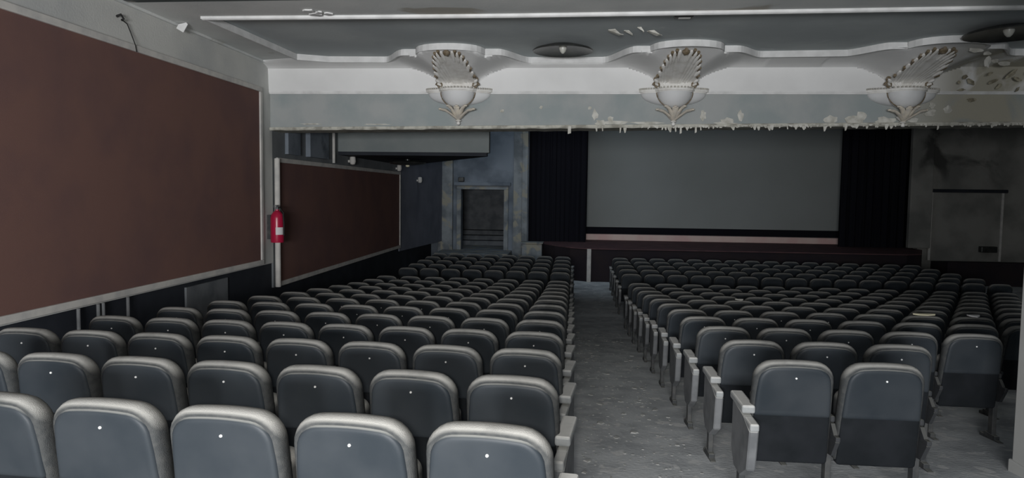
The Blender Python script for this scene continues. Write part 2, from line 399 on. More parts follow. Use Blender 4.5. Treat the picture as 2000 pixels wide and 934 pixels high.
# ---- round ceiling lamps, small fitting
def ceiling_lamp(x, y, r, label):
    t = thing('ceiling_lamp', label, 'ceiling lamp', (x, y, ZC + .05), 0)
    bm = B(); lathe(bm, [(0, -.0), (r * .5, -.0), (r * .96, -.055), (r, -.075), (r * .985, -.085), (r * .9, -.07), (r * .45, -.03), (0.001, -.028)], 48)
    obj('dish', bm, 'darkmetal', t, True)
    bm = B(); lathe(bm, [(r * 1.0, -.066), (r * 1.03, -.075), (r * 1.01, -.09), (r * .975, -.083)], 48); obj('rim', bm, 'darkmetal', t, True)
    bm = B(); lathe(bm, [(r * .13, -.02), (r * .13, -.05), (r * .09, -.09), (r * .04, -.115), (0, -.12)], 20); obj('bulb', bm, 'glass', t, True)
    return t
ceiling_lamp(-.20, 10.28, .42, 'round dark dish lamp on the ceiling between the first and second shell lights')
ceiling_lamp(5.28, 9.35, .48, 'round dark dish lamp at the right end of the ceiling above the damaged shell light')
t = thing('downlight', 'small rectangular fitting on the ceiling edge near the white moulding', 'ceiling light', (1.24, 8.62, ZC + .05))
bm = B(); box(bm, -.11, .11, -.05, .05, -.03, 0, .01); obj('housing', bm, 'darkmetal', t)
bm = B(); box(bm, -.06, .08, -.03, .03, -.036, -.03, .002); obj('tube_cover', bm, 'stud', t)
# flaked plaster on the tray ceiling
tf = thing('plaster_flakes', 'pale curled plaster flakes peeling from the tray ceiling beside the middle dish lamp', 'plaster flakes', (.5, 9.1, ZC + .05))
for i, (dx, dy, s) in enumerate(((-.02, .25, .09), (.16, .28, .07), (.48, .3, .08), (.3, .1, .05))):
    bm = B(); r = random.Random(i)
    pts = [(dx + s * (1 + r.uniform(-.4, .4)) * math.cos(a), dy + s * .8 * (1 + r.uniform(-.4, .4)) * math.sin(a)) for a in [k * math.pi / 4 for k in range(8)]]
    vs = [bm.verts.new((p[0], p[1], -.012 - .05 * ((p[0] - dx) / s > .2))) for p in pts]; vt = [bm.verts.new((v.co.x, v.co.y, v.co.z + .008)) for v in vs]
    bm.faces.new(vs); bm.faces.new(vt)
    for k in range(8): bm.faces.new((vs[k], vs[(k + 1) % 8], vt[(k + 1) % 8], vt[k]))
    obj('flake', bm, 'peel', tf)
t = thing('plaster_chip', 'white plaster chip stuck on the soffit edge above the large brown panel', 'plaster flake', (-4.93, 8.55, ZC - .02))
bm = B(); shard(bm, [(-.03, -.05), (.06, -.10), (.12, .0), (.10, .02), (.0, .0)], 0, .01); obj('chip', bm, 'trimwhite', t)

t = thing('soffit_flake', 'torn white plaster on the near ceiling strip above the white moulding', 'plaster flake', (-3.05, 8.0, ZC))
for k, (dx, dy, rx) in enumerate(((0, 0, .07), (.09, .08, .05), (.02, .16, .08), (.17, .14, .06))):
    bm = B(); r = random.Random(k + 3); n_ = 9
    pts = [(dx + rx * r.uniform(.6, 1.1) * math.cos(q * 2 * math.pi / n_), dy + rx * r.uniform(.5, 1.1) * math.sin(q * 2 * math.pi / n_)) for q in range(n_)]
    a_ = [bm.verts.new((p[0], p[1], -.004)) for p in pts]; b_ = [bm.verts.new((p[0], p[1], -.02)) for p in pts]
    bm.faces.new(a_); bm.faces.new(b_)
    for q in range(n_): bm.faces.new((a_[q], a_[(q + 1) % n_], b_[(q + 1) % n_], b_[q]))
    obj('flake', bm, 'trimwhite', t)
# ---- shell sconces
def sconce(x, ytop, label):
    t = thing('wall_light', label, 'wall light', (x, YB, 3.18), 0, None)
    # rim: plate following three bowls, with small dentils
    def rimr(a):   # a: 0..pi from +x to -x, front is -y
        e = .54 * .27 / math.sqrt((.27 * math.cos(a)) ** 2 + (.54 * math.sin(a)) ** 2)
        cxy = abs(math.cos(a)); return e
    outline = []
    for k in range(33):
        a = math.pi * k / 32; px = .54 * math.cos(a); py = -.20 * math.sin(a) ** .8
        if abs(px) < .27: py = min(py, -.20 - .16 * math.sqrt(max(0, 1 - (px / .275) ** 2)))
        outline.append((px, py))
    poly = outline + [(-.54, .0), (.54, .0)]
    bm = B(); prism(bm, poly, -.012, .022); prism(bm, [(p[0] * .95, p[1] * .94) for p in poly], -.03, -.012)
    obj('rim', bm, 'plaster', t)
    bm = B()
    tot = 0; last = None
    for k in range(len(outline) - 1):
        a = Vector(outline[k]); b = Vector(outline[k + 1]); seg = (b - a).length
        m_ = max(1, round(seg / .05))
        for q in range(m_):
            c = a + (b - a) * ((q + .5) / m_); c *= .985
            box(bm, c.x - .012, c.x + .012, c.y - .01, c.y + .012, .02, .048, .004)
    obj('dentils', bm, 'grime', t)
    # back bowl and central bowl
    bm = B(); pr = [(.50 * math.cos(a), -.03 - .19 * math.sin(a)) for a in [k * math.pi / 2 / 10 for k in range(11)]]
    lathe(bm, pr, 32, (0, 0, 0), math.pi, 2 * math.pi, .36); obj('side_bowl', bm, 'white', t, True)
    bm = B(); pr = [(.262 * math.cos(a), -.025 - .245 * math.sin(a)) for a in [k * math.pi / 2 / 12 for k in range(13)]]
    lathe(bm, pr, 32, (0, -.14, 0), 0, 2 * math.pi, .9); obj('central_bowl', bm, 'white', t, True)
    for s in (-1, 1):
        bm = B(); tube(bm, [(s * (.275 * math.cos(a)), -.16 - .04 * math.sin(a), -.02 - .25 * math.sin(a)) for a in [k * math.pi / 2 / 10 for k in range(0, 9)]], .009, 6)
        obj('bowl_edge', bm, 'gilt', t, True)
    # leaves
    for k, (dx, dz, ln) in enumerate(((-.21, -.27, 1), (-.11, -.22, 1), (.0, -.23, 1), (.11, -.22, 1), (.21, -.27, 1))):
        bm = B(); base = Vector((0, -.10, -.46)); tip = Vector((dx, -.22 - .08 * (1 - abs(dx) * 3), dz))
        pts = []; rr = []
        for q in range(9):
            s = q / 8; p = base.lerp(tip, s); p.y -= .05 * math.sin(s * math.pi); p.x += dx * .25 * (s ** 3); p.z -= .03 * max(0, s - .75) * 4
            pts.append(p); rr.append(.022 + .034 * s ** 1.2 if s < .95 else .03)
        tube(bm, pts, rr, 8, flat=.45); lathe(bm, [(0, -.02), (.03, -.008), (.032, .01), (0, .024)], 10, pts[-1]); obj('leaf', bm, 'ivory', t, True)
    bm = B(); lathe(bm, [(0.03, .0), (.05, -.01), (.05, -.02), (.022, -.03), (.03, -.05), (.028, -.075), (0, -.09)], 16, (0, -.10, -.45))
    lathe(bm, [(.0, .05), (.10, .07), (.07, .03), (.03, 0)], 16, (0, -.09, -.45)); obj('finial', bm, 'plaster', t, True)
    # shell: ribbed arch-shaped fan leaning forward below the canopy
    bm = B(); NU, NV = 88, 10; P = []; top = ytop - YB + .26
    def pw(v, e): return math.copysign(abs(v) ** e, v)
    def shp(a, s_):
        th = a * math.radians(88)
        bx = .315 * pw(math.sin(th), .62) * (1 - .10 * abs(math.sin(2 * th))); bz = .05 + .345 * abs(math.cos(th)) ** .75
        xx = a * .16 + (bx - a * .16) * s_; zz = .03 + (bz - .03) * s_
        tt = max(0, (.46 - zz) / .45); dd = min(YB - ytop, 1.25 * max(0, 1 - tt / .8))
        ly = -max(.17, dd + .09); bow = -.05 * (xx / .32) ** 2
        return xx, ly + bow, zz
    for i in range(NU + 1):
        a = -1 + 2 * i / NU; row = []
        for j in range(NV + 1):
            s_ = j / NV; xx, yy, zz = shp(a, s_); rib = abs(math.sin(a * math.pi * 6.5))
            row.append((xx, yy - .012 - .035 * rib * s_ ** 1.5, zz))
        P.append(row)
    grid(bm, P); grid(bm, [[(p[0], p[1] + .03, p[2] + .005) for p in r] for r in P]); obj('shell', bm, 'plaster', t, True)
    bm = B()
    for i in range(14):
        a = -1 + 2 * (i + .5) / 14; xx, yy, zz = shp(a, 1.0); x2, y2, z2 = shp(a, .80)
        d = Vector((xx - x2, yy - y2, zz - z2)).normalized()
        tube(bm, [Vector((x2, y2 - .045, z2)), Vector((xx, yy - .06, zz)), Vector((xx, yy - .06, zz)) + d * .03], [.018, .031, .016], 8, flat=.8)
    obj('scallops', bm, 'plaster', t, True)
    for i in range(1, 14):
        bm = B(); a = -1 + 2 * i / 14; xx, yy, zz = shp(a, 1.06); x2, y2, z2 = shp(a, .93)
        tube(bm, [Vector((x2, y2 - .05, z2)), Vector((xx, yy - .05, zz))], [.014, .025], 6); obj('gilt_curl', bm, 'gilt', t, True)
    bm = B(); xx, yy, zz = shp(0, 1.0); lathe(bm, [(0, .045), (.05, .02), (.055, -.01), (.03, -.04), (0, -.045)], 14, (xx, yy - .08, zz - .005)); obj('crest', bm, 'gilt', t, True)
    for s in (-1, 1):
        bm = B(); c = Vector((s * .285, -.20, .075)); pts = []; rr = []
        for q in range(20):
            an = q / 19 * 2.6 * math.pi; r = .052 * (1 - q / 25); pts.append(c + Vector((s * r * math.cos(an), -.01 - q * .001, r * math.sin(an)))); rr.append(.02 - q * .0004)
        tube(bm, pts, rr, 7); c = Vector((s * .29, -.24, .165)); pts = []
        for q in range(14):
            an = -1.2 + q / 13 * 1.9 * math.pi; r = .036 * (1 - q / 20); pts.append(c + Vector((s * r * math.cos(an), 0, r * math.sin(an))))
        tube(bm, pts, .015, 7); obj('scroll', bm, 'gilt', t, True)
    return t
sconce(SH[0][0], SH[0][3], 'white plaster shell wall light on the beam, leftmost of three, with yellowish leaves')
sconce(SH[1][0] - .04, SH[1][3], 'white plaster shell wall light on the middle of the beam, left of the peeling paint')
sconce(SH[2][0] - .06, SH[2][3], 'white plaster shell wall light beside the mouldy right end of the beam')

# ---- wall panels
def wall_panel(y0, y1, z0, z1, label, fw):
    t = thing('wall_panel', label, 'wall panel', (XL, y0, z0))
    bm = B(); box(bm, 0, .02, fw, y1 - y0 - fw, fw, z1 - z0 - fw); obj('cloth', bm, 'brown', t)
    bm = B(); L = y1 - y0; h = z1 - z0
    box(bm, 0, .045, 0, L, 0, fw, .008); box(bm, 0, .045, 0, L, h - fw, h, .008)
    box(bm, 0, .045, 0, fw, fw, h - fw, .008); box(bm, 0, .045, L - fw, L, fw, h - fw, .008)
    obj('frame', bm, 'frame', t)
wall_panel(1.2, 10.98, .38, 3.20, 'huge dark brown cloth wall panel in white frame, nearest on the left', .075)
wall_panel(11.55, 20.02, -.06, 2.12, 'smaller dark reddish-brown cloth wall panel beyond the fire extinguisher', .08)
# pipe beside second panel
bm = B(); tube(bm, [(XL + .06, 11.47, z) for z in (-.05, .5, 1.5, 2.1)], .045, 10); tag(obj('wall_pipe', bm, 'frame'), 'white vertical pipe on left wall behind the fire extinguisher', 'pipe')
bm = B(); tube(bm, [(XL + .05, 14.3, z) for z in (2.14, 3.2)], .03, 8)
tag(obj('wall_conduit', bm, 'frame'), 'pale vertical conduit on left wall above the smaller brown panel', 'pipe')
# upper wall pilasters
for i, (a, b) in enumerate(((11.95, 12.5), (12.9, 13.9))):
    bm = B(); box(bm, XL, XL + .06 + .03 * i, a, b, 2.2, 4.5); struct('trim_%d' % (3 + i), bm, 'hall')
# recess patches and pipes on wainscot
bm = B(); box(bm, XL - .03, XL + .0, 8.75, 9.85, -.85, .30); tag(obj('wall_board', bm, 'patchgrey'), 'lighter grey board low on left wall behind the seats', 'board')
for i, (y, z0) in enumerate(((6.7, 0.36), (7.0, .36), (7.08, .36), (7.5, .36))):
    bm = B(); tube(bm, [(XL + .02, y, .36), (XL + .02, y, -.5)], .018, 8); tag(obj('drain_pipe', bm, 'standard'), 'thin grey vertical pipe under the large brown panel, %s of four' % ('nearest', 'second nearest', 'third nearest', 'farthest')[i], 'pipe', 'thin pipes under the brown panel')
# hook with wire on the left wall
t = thing('cable_hook', 'small dark hook with dangling wire above the large brown panel', 'hook', (XL, 7.45, 3.45))
bm = B(); tube(bm, [(0, 0, 0), (.05, 0, .02), (.06, .03, -.02), (.03, .05, -.03)], .014, 6); obj('bracket', bm, 'hose', t)
bm = B(); tube(bm, [(.02, .05, -.02), (.03, .14, -.05), (.025, .2, -.12), (.05, .25, -.26), (.05, .27, -.33)], .006, 5); obj('wire', bm, 'hose', t)

# ---- fire extinguisher
t = thing('fire_extinguisher', 'red fire extinguisher hanging on the left wall between the two brown panels', 'fire extinguisher', (-4.84, 11.22, .72))
bm = B(); lathe(bm, [(0, 0), (.10, 0), (.105, .02), (.105, .40), (.095, .45), (.06, .50), (.03, .52), (.03, .54), (0, .54)], 28); obj('cylinder', bm, 'red', t, True)
bm = B(); lathe(bm, [(.028, .535), (.032, .56), (.02, .58), (0, .58)], 12); box(bm, -.02, .02, -.09, .05, .575, .59, .004); box(bm, -.015, .015, -.10, .03, .60, .612, .004); box(bm, -.012, .012, -.01, .03, .56, .605)
obj('valve', bm, 'standard', t, True)
bm = B(); tube(bm, [(0.02, .0, .56), (.07, -.05, .58), (.118, -.04, .48), (.122, -.02, .3), (.12, -.02, .12)], .013, 8); obj('hose', bm, 'hose', t, True)
bm = B(); lathe(bm, [(.1065, .13), (.1065, .25)], 10, (0, 0, 0), math.radians(-80), math.radians(-10)); obj('label_sticker', bm, 'label', t, True)
bm = B(); box(bm, -.16, -.10, -.03, .03, .05, .45); obj('bracket', bm, 'legm', t)

# ---- side gallery box
t = thing('gallery_box', 'grey boxed side gallery jutting from left wall beneath the beam', 'gallery', (XL, 14.7, 2.4))
bm = B(); prism(bm, [(0.003, 0), (3.22, 0), (3.22, .2), (1.0, 4.3), (0.003, 4.5)], .0, .9); obj('box_body', bm, 'gallerypaint', t)
bm = B(); prism(bm, [(0.003, .04), (3.17, .04), (3.17, .2), (.98, 4.26), (0.003, 4.46)], -.07, .0); obj('underside', bm, 'darkwall', t)
t = thing('gallery_lamp', 'dark lamp hanging under the grey side gallery', 'ceiling lamp', (-3.95, 16.6, 2.32))
bm = B(); lathe(bm, [(.06, .01), (.06, -.02), (.36, -.03), (.44, -.06), (.40, -.10), (.15, -.13), (0, -.13)], 28); obj('lamp_shade', bm, 'darkmetal', t, True)
bm = B(); lathe(bm, [(.05, -.125), (.045, -.16), (0, -.18)], 12); obj('bulb', bm, 'yellow', t, True)
# small round spots on wall
for i, (y, z, xx) in enumerate(((15.4, 2.22, XL), (19.6, 2.2, XL), (21.6, 1.9, -4.85))):
    bm = B(); lathe(bm, [(0, .12), (.06, .10), (.07, 0), (.05, -.06), (0, -.08)], 14, (xx + .10, y, z)); box(bm, xx, xx + .08, y - .02, y + .02, z - .02, z + .03)
    tag(obj('wall_spotlight', bm, ['frame'], None, True), ('small white spotlight on left wall above the panel, beside the pale conduit', 'small white spotlight at the far top corner of the smaller brown panel', 'small white spotlight on the angled blue-grey wall')[i], 'spotlight')

# ================================================================ FAR WALL
bm = B()
X = [(-5.0, -4.02), (-2.30, -1.60)]
box(bm, -5.0, -3.93, YF, YF + .3, -1.3, 6.4); box(bm, -2.43, -1.58, YF, YF + .3, -1.3, 6.4); box(bm, -3.93, -2.43, YF, YF + .3, 1.66, 6.4); box(bm, -3.93, -2.43, YF, YF + .3, -1.3, -.45)
struct('wall_far_left', bm, 'hall')
bm = B(); box(bm, -1.6, 11.7, YF + .1, YF + .4, 4.9, 6.4); struct('wall_above_stage', bm, 'hallceil')
bm = B(); box(bm, -1.9, 12, 28.3, 28.5, -1.3, 6.4); box(bm, 11.75, 12, YF + .3, 28.3, -1.3, 6.4); box(bm, -1.68, -1.6, YF + .35, 28.3, -.1, 6.4)
struct('wall_stage_back', bm, 'black')
bm = B(); box(bm, 11.4, 11.6 + .0, YF, YF + .3, -1.3, 6.4); box(bm, 11.6, XR, YF, YF + .3, -1.3, 6.4); struct('wall_far_right', bm, 'hallr')
# pilasters
bm = B(); box(bm, -4.74, -4.22, YF - .18, YF, -1.2, 6.4, .02); struct('trim_5', bm, 'halll')
bm = B(); box(bm, -2.10, -1.80, YF - .12, YF, -1.2, 6.4, .01); box(bm, -1.80, -1.60, YF - .22, YF, -1.2, 6.4, .02); struct('trim_6', bm, 'halll')
bm = B(); box(bm, 11.02, 11.72, YF - .2, YF, -.1, 6.4, .03); struct('trim_7', bm, 'hallr')
# side doorway
t = thing('door_frame', 'grey frame round the open side doorway left of the stage', 'door frame', (-3.18, YF - .05, -.45))
bm = B(); box(bm, -.90, -.75, -.06, .05, 0, 2.11, .01); obj('jamb', bm, 'halll', t)
bm = B(); box(bm, .75, .90, -.06, .05, 0, 2.11, .01); obj('jamb', bm, 'halll', t)
bm = B(); box(bm, -.90, .90, -.065, .05, 2.11, 2.24, .01); obj('lintel', bm, 'halll', t)
bm = B(); box(bm, -1.0, .98, -.14, .05, 2.24, 2.36, .02); obj('cornice', bm, 'hall', t)
bm = B(); box(bm, -4.02, -3.82, YF - .22, YF - .06, 1.92, 2.08, .02); box(bm, -3.97, -3.87, YF - .23, YF - .22, 1.95, 2.04)
tag(obj('wall_speaker', bm, 'darkmetal'), 'small dark box on the cornice over the side doorway', 'speaker')
# corridor behind the doorway
bm = B()
box(bm, -4.6, -4.4, YF + .3, 28, -.6, 3); box(bm, -1.9, -1.7, YF + .3, 28, -.6, 3); box(bm, -4.4, -1.9, 28, 28.2, -.6, 3); box(bm, -4.6, -1.7, YF + .3, 28.2, 2.4, 2.6)
struct('wall_corridor', bm, 'patchgrey')
bm = B(); box(bm, -4.4, -1.9, YF + .3, 28, -.6, -.45); struct('floor_corridor', bm, 'halll')
t = thing('corridor_steps', 'dim grey steps seen inside the open side doorway', 'steps', (-3.15, 26.6, -.45))
for k in range(3):
    bm = B(); box(bm, -1.2, 1.2, k * .35, 1.35, .0 + k * .18, .17 + k * .18, .01); obj('step', bm, 'patchgrey', t)
# landing
bm = B(); box(bm, -4.58, -2.14, 23.0, YF, -1.2, -.45, .02); box(bm, -4.58, -2.14, 22.7, 23.0, -1.2, -.62, .02)
struct('floor_landing', bm, 'halll')
bm = B(); box(bm, -1.72, -1.05, 23.6, 24.2, -1.2, -.13, .02); box(bm, -1.76, -1.01, 23.56, 24.24, -.13, -.09, .01)
tag(obj('stone_plinth', bm, 'halll'), 'stained pale stone block left of the stage steps', 'plinth')
# far right recess door
t = thing('recess_frame', 'pale framed recess panel in the dark wall right of the stage', 'recess', (12.85, YF - .04, -.5))
bm = B(); box(bm, -1.15, 1.15, -.0, .03, 0, 2.25); obj('panel', bm, 'hallr', t)
for s in (-1.14, 1.08):
    bm = B(); box(bm, s, s + .07, -.06, .0, 0, 2.25, .01); obj('jamb', bm, 'frame', t)
bm = B(); box(bm, -1.25, 1.25, -.09, .03, 2.25, 2.36, .02); obj('lintel', bm, 'darkwall', t)
bm = B(); box(bm, 11.85, XR, 23.6, YF, -1.2, -.52); box(bm, 11.85, XR, 23.5, 23.62, -1.2, -.45, .01)
struct('wall_dado_right', bm, 'stagefront')
bm = B(); box(bm, 13.3, 13.8, YF - .25, YF - .05, -.2, 0, .02); tag(obj('wall_box', bm, 'darkmetal'), 'dark box low in the recess right of the stage', 'box')

# ---- stage
st = thing('stage', 'low dark stage with dim red carpet in front of the screen', 'stage', (5.2, 22.3, -1.2))
ox, oy, oz = 5.2, 22.3, -1.2
front = [(.4, 22.3), (10.05, 22.3), (10.6, 22.6), (11.42, 24.3), (11.42, 27.8), (-1.6, 27.8), (-1.6, 25.0), (-1.1, 24.3), (-.6, 23.3), (-.1, 22.6)]
bm = B(); prism(bm, [(p[0] - ox, p[1] - oy) for p in front], 0, 1.03); obj('stage_body', bm, 'stagefront', st)
bm = B(); prism(bm, [(p[0] - ox, p[1] - oy - (.03 if p[1] < 23 else 0)) for p in front], 1.03, 1.055); obj('stage_carpet', bm, 'stagered', st)
bm = B(); box(bm, .46 - ox, 9.6 - ox, 4.0, 4.35, 1.055, 1.27, .01); obj('rear_riser', bm, 'pinkwood', st)
bm = B(); box(bm, .43, .56, 22.16, 22.26, -1.2, -.16, .01); tag(obj('stage_post', bm, 'frame'), 'white vertical post at the stage front, at the end of the aisle', 'post')
t = thing('stage_steps', 'dark steps leading up to the left corner of the stage', 'steps', (-.55, 21.7, -1.2))
for k in range(5):
    bm = B(); z1 = .17 * (k + 1); box(bm, -.5, .48 , .28 * k, .28 * (k + 1) + (.02 if k < 4 else -.4), z1 - .17, z1, .01)
    if k < 3: obj('step', bm, 'steps', t)
    else: bm.free()
# screen and black drapes
t = thing('cinema_screen', 'large pale grey cinema screen hanging at the back of the stage', 'screen', (4.9, 26.7, .32))
bm = B(); box(bm, -4.42, 4.72, 0, .02, 0, 4.9); obj('screen_cloth', bm, 'screen', t)
bm = B(); box(bm, -6.2, 6.3, .03, .08, -.46, 4.9); obj('black_backing', bm, 'black', t)
def drape(x0, x1, y, z0, z1, label):
    bm = B(); n = int((x1 - x0) * 26); P = []
    for i in range(n + 1):
        x = x0 + (x1 - x0) * i / n; yy = y + .03 * math.sin(i * .9) + .015 * math.sin(i * 2.3)
        P.append([(x, yy + .01 * math.sin(k + i), z0 + (z1 - z0) * k / 8) for k in range(9)])
    grid(bm, P); grid(bm, [[(p[0], p[1] + .03, p[2]) for p in r] for r in P])
    tag(obj('stage_curtain', bm, 'black', None, True), label, 'curtain', 'black stage curtains')
drape(-1.7, .42, 25.05, -.14, 4.9, 'black stage curtain covering the left side of the screen')
drape(9.02, 11.15, 25.05, -.14, 4.9, 'black stage curtain covering the right side of the screen')

# ---- column near right
bm = B(); box(bm, 3.27, 3.60, 5.05, 5.45, floor_z(5.3) - .05, ZC + .0, .015); box(bm, 3.258, 3.61, 5.03, 5.47, floor_z(5.3) - .05, floor_z(5.3) + .08, .01)
struct('wall_column', bm, 'columnpaint')

# ================================================================ SEATS
def outline(w0, w1, z0, z1, rt, rb, ins=0.0, crown=.018):
    w0 -= ins; w1 -= ins; z0 += ins; z1 -= ins; rt = max(.015, rt - ins * .6); rb = max(.008, rb - ins * .6)
    pts = []
    def arc(cx, cz, r, a0, a1, n=6):
        for k in range(n + 1):
            a = a0 + (a1 - a0) * k / n; pts.append([cx + r * math.cos(a), cz + r * math.sin(a)])
    arc(w0 - rb, z0 + rb, rb, -math.pi / 2, 0, 3)
    pts.append([w0 + (w1 - w0) * .5, (z0 + z1) / 2])
    arc(w1 - rt, z1 - rt, rt, 0, math.pi / 2)
    for t in (.66, .33, 0, -.33, -.66): pts.append([(w1 - rt) * t, z1])
    arc(-w1 + rt, z1 - rt, rt, math.pi / 2, math.pi)
    pts.append([-w0 - (w1 - w0) * .5, (z0 + z1) / 2])
    arc(-w0 + rb, z0 + rb, rb, math.pi, 1.5 * math.pi, 3)
    for p in pts:
        if p[1] > (z0 + z1) / 2: p[1] += crown * (1 - (p[0] / w1) ** 2) * ((p[1] - z0) / (z1 - z0))
    return pts
def lean(z): return (0.95 - z) * .16
def slab(bm, rings, args, mi=0):
    R = []
    for ins, y in rings:
        R.append([bm.verts.new((p[0], y + lean(p[1]), p[1])) for p in outline(*args, ins=ins)])
    n = len(R[0])
    for A, C in zip(R, R[1:]):
        for k in range(n): bm.faces.new((A[k], A[(k + 1) % n], C[(k + 1) % n], C[k])).material_index = mi
    bm.faces.new(R[0]).material_index = mi; bm.faces.new(R[-1]).material_index = mi
def p_cushion(bm, mi=0):
    slab(bm, [(.03, .002), (.016, .004), (.006, .014), (0, .032), (.0, .06), (.006, .085), (.018, .108), (.04, .12)], (.243, .236, .31, .935, .105, .03), mi)
def p_shell(bm, mi=0):
    slab(bm, [(.034, -.010), (.022, -.012), (.010, -.010), (.003, -.004), (.0, .006), (.0, .02)], (.226, .213, .60, .905, .085, .015), mi)
def p_lower(bm, mi=0):
    slab(bm, [(.012, -.002), (.004, 0), (0, .006), (0, .05)], (.232, .225, .295, .64, .01, .02), mi)
def p_stud(bm, mi=0): lathe(bm, [(0, .004), (.005, .003), (.0065, 0), (.0065, -.004)], 8, (0, 0, 0), mi=mi); bmesh.ops.rotate(bm, verts=bm.verts, cent=(0, 0, 0), matrix=Matrix.Rotation(math.radians(90), 3, 'X')); bmesh.ops.translate(bm, verts=bm.verts, vec=(0.005, -.012 + lean(.85), .85))
def p_seat(bm, mi=0):
    # tipped-up seat pan
    R = []
    for ins, y in ((.04, .15), (.01, .158), (0, .18), (0, .22), (.015, .25), (.05, .262)):
        R.append([bm.verts.new((p[0], y + (0.4 - p[1]) * -.12 + .03, p[1])) for p in outline(.215, .20, .34, .72, .06, .04, ins, 0)])
    n = len(R[0])
    for A, C in zip(R, R[1:]):
        for k in range(n): bm.faces.new((A[k], A[(k + 1) % n], C[(k + 1) % n], C[k])).material_index = mi
    bm.faces.new(R[0]).material_index = mi; bm.faces.new(R[-1]).material_index = mi
def p_arm(bm, x, end=False, mi=0):
    if end:
        box(bm, x - .040, x + .040, .03, .38, .615, .665, .012, mi); box(bm, x - .027, x + .027, -.13, .035, .555, .60, .010, mi)
    else:
        box(bm, x - .014, x + .014, .10, .38, .56, .60, .010, mi); box(bm, x - .014, x + .014, .0, .105, .47, .50, .006, mi)
def p_std(bm, x, end=False, mi=0):
    # upright panel + post
    if end:
        y = [(-.12, .555), (.04, .60), (.35, .62), (.36, .30), (.27, .20), (.10, .20), (-.07, .30)]
        th = .028
    else:
        y = [(.01, .465), (.10, .555), (.35, .56), (.33, .42), (.22, .34), (.08, .36)]
        th = .012
    a = [bm.verts.new((x - th, p[0], p[1])) for p in y]; b = [bm.verts.new((x + th, p[0], p[1])) for p in y]; n = len(y)
    fs = [bm.faces.new(a), bm.faces.new(b)] + [bm.faces.new((a[i], a[(i + 1) % n], b[(i + 1) % n], b[i])) for i in range(n)]
    es = list({e for f in fs for e in f.edges}); 
    for f in fs: f.material_index = mi
    if end:
        r = bmesh.ops.bevel(bm, geom=es, offset=.008, segments=1, affect='EDGES')
        for f in r['faces']: f.material_index = mi
def p_leg(bm, x, mi=0):
    box(bm, x - .018, x + .018, .15, .22, .0, .36, .004, mi)
    box(bm, x - .02, x + .02, .03, .34, -.02, .018, .004, mi); box(bm, x - .022, x + .022, .10, .27, .01, .05, .006, mi)

mesh = {}
def mk(name, fn, m, smooth=True):
    bm = B(); fn(bm); o = obj(name, bm, m, None, smooth); me = o.data; bpy.data.objects.remove(o); mesh[name + str(len(mesh))] = me; return me
G = .26
me_c = mk('back_cushion', p_cushion, 'fabric'); me_s = mk('back_shell', p_shell, 'shell'); me_l = mk('lower_panel', p_lower, 'lower')
me_n = mk('number_stud', p_stud, 'stud'); me_p = mk('seat_cushion', p_seat, 'fabric')
me_arm = {}; me_std = {}; me_leg = {}
for s in (-1, 1):
    for e in (False, True):
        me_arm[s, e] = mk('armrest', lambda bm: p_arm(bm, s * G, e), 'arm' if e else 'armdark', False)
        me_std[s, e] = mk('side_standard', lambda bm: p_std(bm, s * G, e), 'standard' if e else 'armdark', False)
    me_leg[s] = mk('leg', lambda bm: p_leg(bm, s * G), 'legm', False)
def far_mesh(sides):
    bm = B(); MS = []
    def add(fn, mi):
        b2 = B(); fn(b2, mi); tmp = bpy.data.meshes.new('t'); b2.to_mesh(tmp); b2.free(); bm.from_mesh(tmp); bpy.data.meshes.remove(tmp)
    add(p_cushion, 0); add(p_shell, 1); add(p_lower, 2); add(p_seat, 0)
    for s, e in sides:
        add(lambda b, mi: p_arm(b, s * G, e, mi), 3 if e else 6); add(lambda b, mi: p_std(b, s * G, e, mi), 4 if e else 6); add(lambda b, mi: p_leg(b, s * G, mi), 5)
    o = obj('cinema_chair', bm, ['fabric', 'shell', 'lower', 'arm', 'standard', 'legm', 'armdark'], None, True); me = o.data; bpy.data.objects.remove(o); return me
farm = {}
ORD = 'first second third fourth fifth sixth seventh eighth ninth tenth eleventh twelfth thirteenth fourteenth fifteenth sixteenth seventeenth'.split()
def floor_at(Y): return floor_z(Y + .18)

seats = []
PR = .9918
def Lpos(i, j, Y0):
    d = .52 * j; aL, cL = .1077, -.0096
    return (-.298 - d, Y0 + aL * d + cL * d * d, -math.atan(aL + 2 * cL * d))
def Rpos(i, j, Y0):
    d = .52 * j; a, c = -.0056, -.0057
    return (1.342 + d, Y0 + a * d + c * d * d, math.atan(a + 2 * c * d))
for i in range(13):
    for j in range(8): seats.append(('L', i, j, 8, *Lpos(i, j, 2.4462 + PR * i), 0))
for i in range(5):
    for j in range(8): seats.append(('L', i, j, 8, *Lpos(i, j, 16.3 + i * 1.0), 1))
for i in range(11):
    nn = 2 if i == 0 else 3 if i == 1 else 16
    for j in range(nn): seats.append(('R', i, j, nn, *Rpos(i, j, 4.3115 + PR * i), 0))
for i in range(5):
    for j in range(16): seats.append(('R', i, j, 16, *Rpos(i, j, 16.3 + i * 1.0), 1))
vis = []
for s in seats:
    blk, i, j, nn, x, y, rz, sec = s
    px, py = proj((x, y, floor_at(y) + .9)); hw = 1384 * .27 / y
    if px + hw < -5 or px - hw > 1990: continue
    if px - hw > 1974 and y > 5.6: continue
    vis.append((y, s))
vis.sort(key=lambda v: v[0])
indiv = [v[1] for v in vis[:300]]; rest = [v[1] for v in vis[300:]]
rj = random.Random(5)
def sides_of(blk, j, nn):
    out = -1 if blk == 'L' else 1       # outward side away from the centre aisle
    sd = [(out, j == nn - 1 and nn > 3 and blk == 'L')]
    if j == 0: sd.append((-out, True))
    return tuple(sd)
